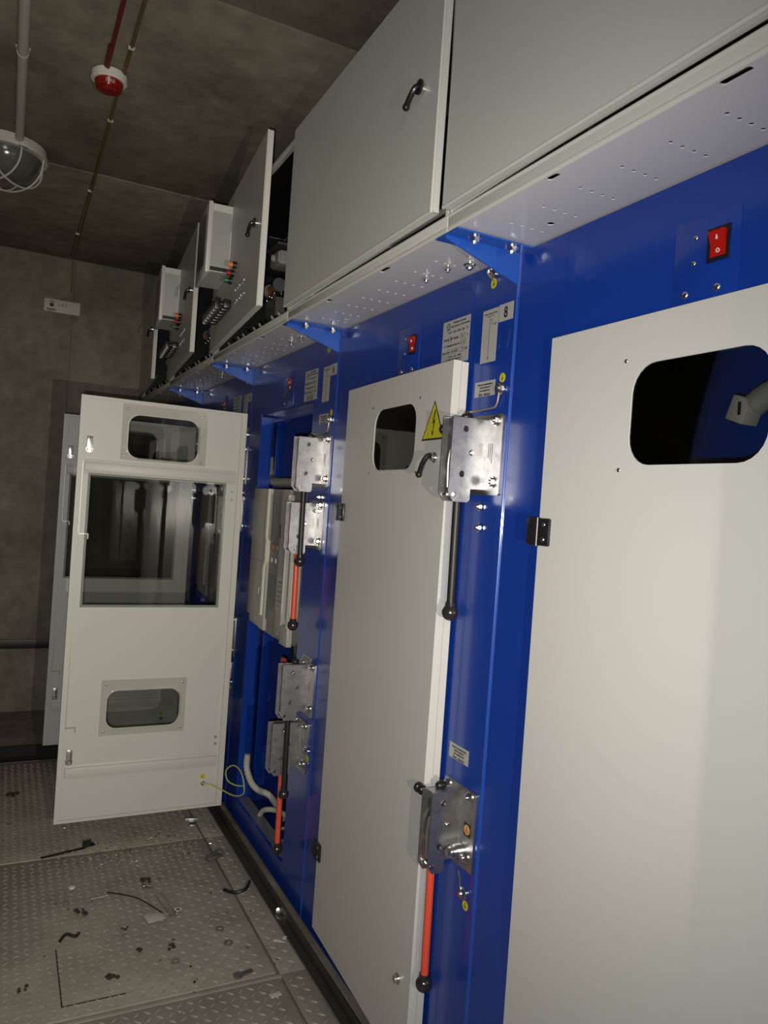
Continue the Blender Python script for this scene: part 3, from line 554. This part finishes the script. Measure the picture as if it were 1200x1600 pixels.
# ------------------------------------------------------------------ relay cabinets on top
RZ0, RZ1 = 2.070, 2.700
def relay(n, y0, label, ajar, meter=False, leds=False, kit=False):
    t = thing('relay_cabinet', label, 'cabinet', (0, y0, RZ0), -90, 'grey relay cabinets along the top'); Wd = P-.004; h = RZ1-RZ0; xf = -.192; xb = .16
    # underside with the row of drilled holes
    holes = []
    for i in range(8):
        q = .092+i*.1025+.088
        for k in range(4): holes.append(circ(-q, .115-k*.0258, .0043, 10))
    holes += [rrect(-.325-.016, -.305+.012, .176, .188, .0055, 4), rrect(-.700, -.670, .176, .188, .0055, 4), circ(-.855, .05, .008), circ(-.845, .051, .008)]
    holes = [h_ for h_ in holes]
    Mx = Matrix(((1, 0, 0, 0), (0, 0, -1, 0), (0, 1, 0, 0), (0, 0, 0, 1)))
    # plate() works in (x, z) with thickness along y; turn it flat: (x, z) -> (x, -y)
    MB().plate(rect(-Wd, 0, -xb, -xf-.002), holes[:-1], -.001, .001, Matrix(((1, 0, 0, 0), (0, 0, -1, 0), (0, 1, 0, .001), (0, 0, 0, 1)))).build('bottom_plate', UNDER, t)
    m = MB(); m.box(-.002, 0, xf, xb, .002, h).box(-Wd, -Wd+.002, xf, xb, .002, h).box(-Wd, 0, xb-.002, xb, .002, h).box(-Wd, 0, xf, xb, h-.002, h); m.build('case', RELAY, t)
    m = MB(); m.cyl((-Wd, xf+.002, .006), (0, xf+.002, .006), .0062, 12); m.box(-Wd, 0, xf-.003, xf, .006, .030, bev=.0015); m.cyl((-Wd, xf-.002, .0315), (0, xf-.002, .0315), .004, 10); m.box(-.012, -.0, xf-.003, xf, .03, h, bev=.001).box(-Wd, -Wd+.012, xf-.003, xf, .03, h, bev=.001).box(-Wd, 0, xf-.003, xf, h-.02, h, bev=.001); m.build('front_rim', RELAY, t)
    d = child('door', t, (-Wd+.006, xf-.004, 0), -ajar); DW = P-.030; z0, z1 = .041, h-.006
    if ajar > 2: DW -= .008
    m = MB(); m.box(0, DW, -.0200, -.0182, z0, z1); 
    for a in ((0, .0018, -.0182, 0, z0, z1), (DW-.0018, DW, -.0182, 0, z0, z1), (0, DW, -.0182, 0, z0, z0+.0018), (0, DW, -.0182, 0, z1-.0018, z1)): m.box(*a)
    m.cyl((DW-.003, -.0172, z0), (DW-.003, -.0172, z1), .0042, 10); m.cyl((0, -.0172, z0+.003), (DW, -.0172, z0+.003), .0042, 10)
    m.build('door_skin', RELAY, d)
    lx, lz = DW-.070, .335
    m = MB(); m.cyl((lx, -.0202, lz), (lx, -.030, lz), .0125, 22, bev=.001); o = m.build('lock', STEEL, d)
    m = MB(); m.tube([(lx, -.030, lz), (lx, -.042, lz-.004), (lx-.014, -.046, lz-.018), (lx-.033, -.046, lz-.034)], .0066, 10, 3); m.sph((lx-.033, -.046, lz-.034), .0085, seg=14); m.ring((lx, -.033, lz), .007, .016, .005, (0, 1, 0), 20); m.build('lock_handle', BLACK, o)
    if meter:
        # deep pan-shaped meter housing fixed to the outside of the door
        x1 = DW-.588+.0; x0 = x1-.262; za, zb = .295, .565; m = MB()
        m.box(x0, x0+.003, -.100, -.0205, za, zb).box(x1-.003, x1, -.100, -.0205, za, zb).box(x0+.003, x1-.003, -.100, -.0205, za, za+.003).box(x0+.003, x1-.003, -.100, -.0205, zb-.003, zb)
        m.box(x0-.006, x1+.006, -.1165, -.100, za-.006, zb+.006, bev=.0015); m = m.build('meter_housing', RELAY, d)
        MB().box(x1+.0005, x1+.0025, -.098, -.024, za+.022, zb-.030).build('side_panel', mat('galvanised_grey', (.42, .42, .40), .38, .35), m)
        MB().box(x1+.0005, x1+.0020, -.098, -.024, za+.004, za+.020).build('side_slot', INK, m)
        MB().box(x0-.006, x1+.006, -.1175, -.102, za-.006, zb+.006, bev=.0015).build('front_rim', mat('rim_cream', (.62, .61, .54), .4), m) if 0 else None
        MB().box(x0+.02, x1-.03, -.119, -.117, za+.03, zb-.03).build('meter_window', mat('dim_window', (.12, .12, .11), .2), m)
        MB().tube([(x0-.004, -.10, zb-.075), (x0-.06, -.09, zb-.10), (x0-.10, -.06, zb-.16), (x0-.10, -.03, zb-.20)], .0022, 8, 4).build('meter_wire', PVC, m)
        for k, (px, pz, mt_) in enumerate(((DW-.437, .290, LAMPO), (DW-.475, .268, LAMPR), (DW-.515, .250, LAMPG))):
            MB().cyl((px, -.020, pz), (px, -.034, pz), .0140, 20, bev=.001).build('lamp_bezel', BLACK, d)
            MB().cyl((px, -.034, pz), (px, -.050, pz), .0120, 20, bev=.003).build('indicator_lamp', mt_, d)
    if leds:
        for i in range(5):
            for r_ in range(2): MB().sph((DW-.245-i*.040, -.0215, .187-r_*.047), .0052, (1, .8, 1), 10).build('signal_lamp', STEEL if (i+r_) % 2 else PVC, d)
        for i in range(7):
            px = DW-.50-i*.052; m = MB(); m.box(px-.017, px+.017, -.050, -.0205, .135, .168, bev=.003); m.cyl((px, -.050, .150), (px, -.062, .150), .011, 14); m.box(px-.005, px+.005, -.082, -.060, .128, .172, bev=.002); m.build('rotary_switch', BLACK, d)
    elif not meter and ajar > 2: pass
    if kit:
        MB().box(-Wd+.02, -.006, .10, .103, .012, h-.012).box(-Wd+.0045, -Wd+.0065, xf+.02, .10, .012, h-.012).box(-.0065, -.0045, xf+.02, .10, .012, h-.012).box(-Wd+.0065, -.0065, xf+.02, .10, h-.010, h-.008).box(-Wd+.0065, -.0065, xf+.02, .10, .0045, .006).build('darkening_liner', BLACKM, t)  # black liner sheets added to darken the inside of the grey case
        m = MB(); m.box(-.06, -.05, -.13, .09, .03, h-.03); m.build('cable_duct', BLACKM, t)
        a = MB()
        for k in range(20): a.box(-.10-k*.040, -.066-k*.040, -.175, -.12, .006, .040+.006*(k % 3), bev=.003)
        a.build('terminal_block', DARKG, t, kind='stuff')
        for k in range(11):
            x = -.12-k*.075; MB().tube([(x, -.15, .045), (x+.01, -.170, .070), (x+.03, -.165, .052), (x+.045, -.15, .035)], .0045, 8, 4).build('wire_loop', PVC if k % 3 else BLACKM, t)
        MB().box(-.46, -.36, -.12, .02, .300, .352, bev=.003).box(-.455, -.365, -.128, -.12, .305, .347).build('relay_module', CONDUIT, t)
        MB().box(-.48, -.34, -.14, .03, .366, .374).build('relay_bracket', ZINC, t); MB().ring((-.40, -.136, .325), .009, .014, .005, (0, 1, .3)).build('cable_lug', PVC, t)
        MB().cyl((-.46, -.12, .215), (-.36, -.12, .215), .016, 18).build('coil', COPPER, t); MB().cyl((-.475, -.12, .215), (-.46, -.12, .215), .026, 18).cyl((-.36, -.12, .215), (-.345, -.12, .215), .026, 18).box(-.47, -.35, -.13, -.05, .10, .17).build('coil_flange', DARKG, t)
        for k in range(4): MB().sph((-.355-.03*k, -.135, .182-.010*(k % 2)), .007, seg=10).build('terminal_screw', STEEL, t)
        MB().box(-Wd+.12, -.2, -.05, .09, .10, .14, bev=.003).box(-Wd+.12, -.2, -.05, .09, .40, .44, bev=.003).build('cable_tray', INTER, t)
    for k, q in enumerate((.192, .298)):
        MB().cyl((-q, -.074, .0), (-q, -.074, -.016), .0042, 12).cyl((-q, -.074, -.004), (-q, -.074, -.010), .008, 6).build('mounting_stud', STEEL, t)
    hw('hex_bolt', BOLT, t, -.145, -.042, -.0005, 1.1, 90)
    return t
relay(12, Y8-2*P, 'grey relay cabinet out at the near end of the row', 0)
relay(10, Y8-P, 'grey relay cabinet cut off by the top right corner', 0)
relay(8, Y8, 'grey relay cabinet with closed door above the cabinet numbered 8', .6)
relay(6, Y8+P, 'grey relay cabinet with ajar door and meter box above the open cabinet', 4.6, True, True, True)
relay(4, Y8+2*P, 'second relay cabinet with ajar door and meter box, nearer the end wall', 4.6, True, True, True)
relay(2, Y8+3*P, 'farthest grey relay cabinet touching the concrete end wall', 4.6, False, False, True)

# ------------------------------------------------------------------ litter on the floor
def at(o, x, y, z=0.002, rz=0): o.location = (x, y, z); o.rotation_euler = (0, 0, math.radians(rz)); return o
def litter(mb, name, m, label, cat, x, y, rz=0, z=.002, group=None): return tag(at(mb.build(name, m), x, y, z, rz), label, cat, group)
litter(MB().cyl((0, 0, 0), (0, 0, .006), .012, 20, bev=.002), 'plastic_disc', SIRW, 'round white plastic disc on the floor plate left of the screw', 'disc', -.699, 2.925)
def screw_mb(L, r): return MB().cyl((0, 0, r), (L, 0, r), r, 10).cyl((-.004, 0, r*1.4), (0, 0, r*1.4), r*1.9, 12)
litter(screw_mb(.055, .0045), 'screw', STEEL, 'silver screw lying flat beside the round white disc', 'screw', -.64, 2.815, 8)
litter(screw_mb(.030, .006), 'bolt', STEEL, 'short silver bolt beside the dark dirt clump', 'bolt', -.455, 2.845, -35)
litter(MB().ring((0, 0, .004), .007, .0135, .008), 'flanged_nut', STEEL, 'bright round nut at the end of the grey metal strip', 'nut', -.372, 2.646)
litter(MB().box(-.012, .012, -.085, .085, 0, .003, bev=.001), 'metal_strip', DSTEEL, 'flat grey metal strip in the middle of the floor plate', 'strip', -.402, 2.70, 8)
litter(MB().box(-.030, .030, -.028, .028, 0, .0015, bev=.0006), 'paper_scrap', DIALG, 'square pale paper scrap beside the grey metal strip', 'scrap', -.455, 2.636, 12)
litter(MB().tube([(0, 0, .003), (.05, -.05, .010), (.10, -.09, .006), (.16, -.20, .003)], .0022, 8, 5), 'wire_offcut', BLACKM, 'thin dark wire curving towards the pale paper scrap', 'wire', -.585, 2.85)
def clump(r, seed):
    random.seed(seed); m = MB()
    for k in range(7): m.sph((random.uniform(-r, r), random.uniform(-r, r), r*.3), r*random.uniform(.25, .5), (1, 1, .6), 8)
    return m
DIRT = mat('dirt', (.03, .026, .02), .8)
for i, (x, y, r, lab) in enumerate(((-.444, 2.882, .020, 'dark clump of dirt behind the short silver bolt'), (-.682, 2.741, .020, 'dark lump of dirt left of the curved wire'), (-.559, 2.59, .010, 'small dark crumb in front of the paper scrap'), (-.626, 2.335, .018, 'leaf-shaped dark dirt inside the hatch outline'), (-.873, 2.375, .014, 'dark crumb at the lower left of the floor'), (-.887, 3.883, .022, 'dark lump on the floor near the far pit edge'), (-.437, 2.44, .015, 'dark crumb right of the hatch outline'), (-.529, 2.457, .012, 'tiny dark crumb above the hatch outline'))):
    litter(clump(r, i), 'dirt_clump', DIRT, lab, 'dirt', x, y)
litter(MB().tube([(0, 0, .004), (.02, .02, .012), (.045, .01, .006), (.06, .03, .003)], .005, 8, 4), 'clip', BLACKM, 'bent black clip above the corner of the hatch outline', 'clip', -.760, 2.585)
rings = [(-.257, 2.40, 'dark rubber ring right of the dirt crumbs'), (-.437, 2.36, 'dark washer at the right end of the hatch edge'), (-.469, 3.163, 'washer on the floor joint, left of the wire scrap'), (-.264, 2.489, 'washer between the metal strip and the side joint'), (-.725, 2.83, 'small washer near the round white disc')]
for x, y, lab in rings: litter(MB().ring((0, 0, .002), .009, .014, .004), 'washer', DSTEEL, lab, 'washer', x, y)
litter(MB().box(-.035, .035, -.018, .018, 0, .006, bev=.002).tube([(-.045, -.02, .002), (-.04, -.0, .012), (.04, .02, .012), (.05, .0, .002)], .004, 8, 4), 'clamp', DSTEEL, 'grey clamp lying across the side floor joint', 'clamp', -.158, 3.00, 20)
litter(MB().box(-.012, .012, -.03, .03, 0, .012, bev=.002).box(-.03, .03, .02, .03, 0, .02, bev=.002), 'bracket', ZINC, 'shiny small bracket on the floor under the open door', 'bracket', -.175, 3.33, -10)
litter(MB().tube([(-.05, .01, .003), (-.02, -.03, .006), (.02, -.03, .012), (.055, .035, .004)], .0065, 8, 5), 'rubber_offcut', BLACKM, 'curled black rubber offcut on the side floor joint', 'offcut', -.135, 2.725, 0)
litter(MB().box(-.085, .085, -.008, .008, 0, .002).box(.075, .11, -.001, .001, 0, .03).box(.10, .13, .0, .03, 0, .002), 'cable_tie', BLACKM, 'thin black strip under the free edge of the open door', 'strip', -.71, 3.22, 14)
litter(MB().box(-.02, .02, -.005, .005, 0, .0015).box(.008, .02, 0, .03, 0, .0015), 'plastic_scrap', SIRW, 'small white plastic scrap near the black rail', 'scrap', -.096, 2.356, -30)
litter(MB().box(-.018, .018, -.01, .01, 0, .002, bev=.0006), 'plastic_scrap', DIALG, 'pale scrap in front of the cross floor joint', 'scrap', -.196, 2.098, 10)
litter(MB().cyl((0, 0, 0), (0, 0, .004), .015, 18).box(.0, .05, -.009, .009, 0, .003), 'lug', ZINC, 'flat cable lug lying on the cross floor joint', 'lug', -.275, 2.222, 12, .003)
litter(hexbolt_mb(.009, .010), 'bolt', STEEL, 'dull bolt head standing on the black rail', 'bolt', -.047, 2.512, 0, .0155)
random.seed(9)
m = MB()
for k in range(300):
    if k < 170: x, y = random.gauss(-.42, .16), random.gauss(3.15, .10)
    else: x, y = random.uniform(-.95, -.1), random.uniform(2.05, 4.2)
    r = random.uniform(.0018, .0050); m.box(-r, r, -r*.6, r*.6, .0, r*.5, M=Matrix.Translation((min(x, -.09), y, .002)) @ Matrix.Rotation(random.random()*3, 4, 'Z') @ Matrix.Rotation(random.uniform(-.6, .6), 4, 'X'))
tag(m.build('metal_shavings', STEEL), 'scattered glinting metal shavings across the floor plates', 'debris')['kind'] = 'stuff'
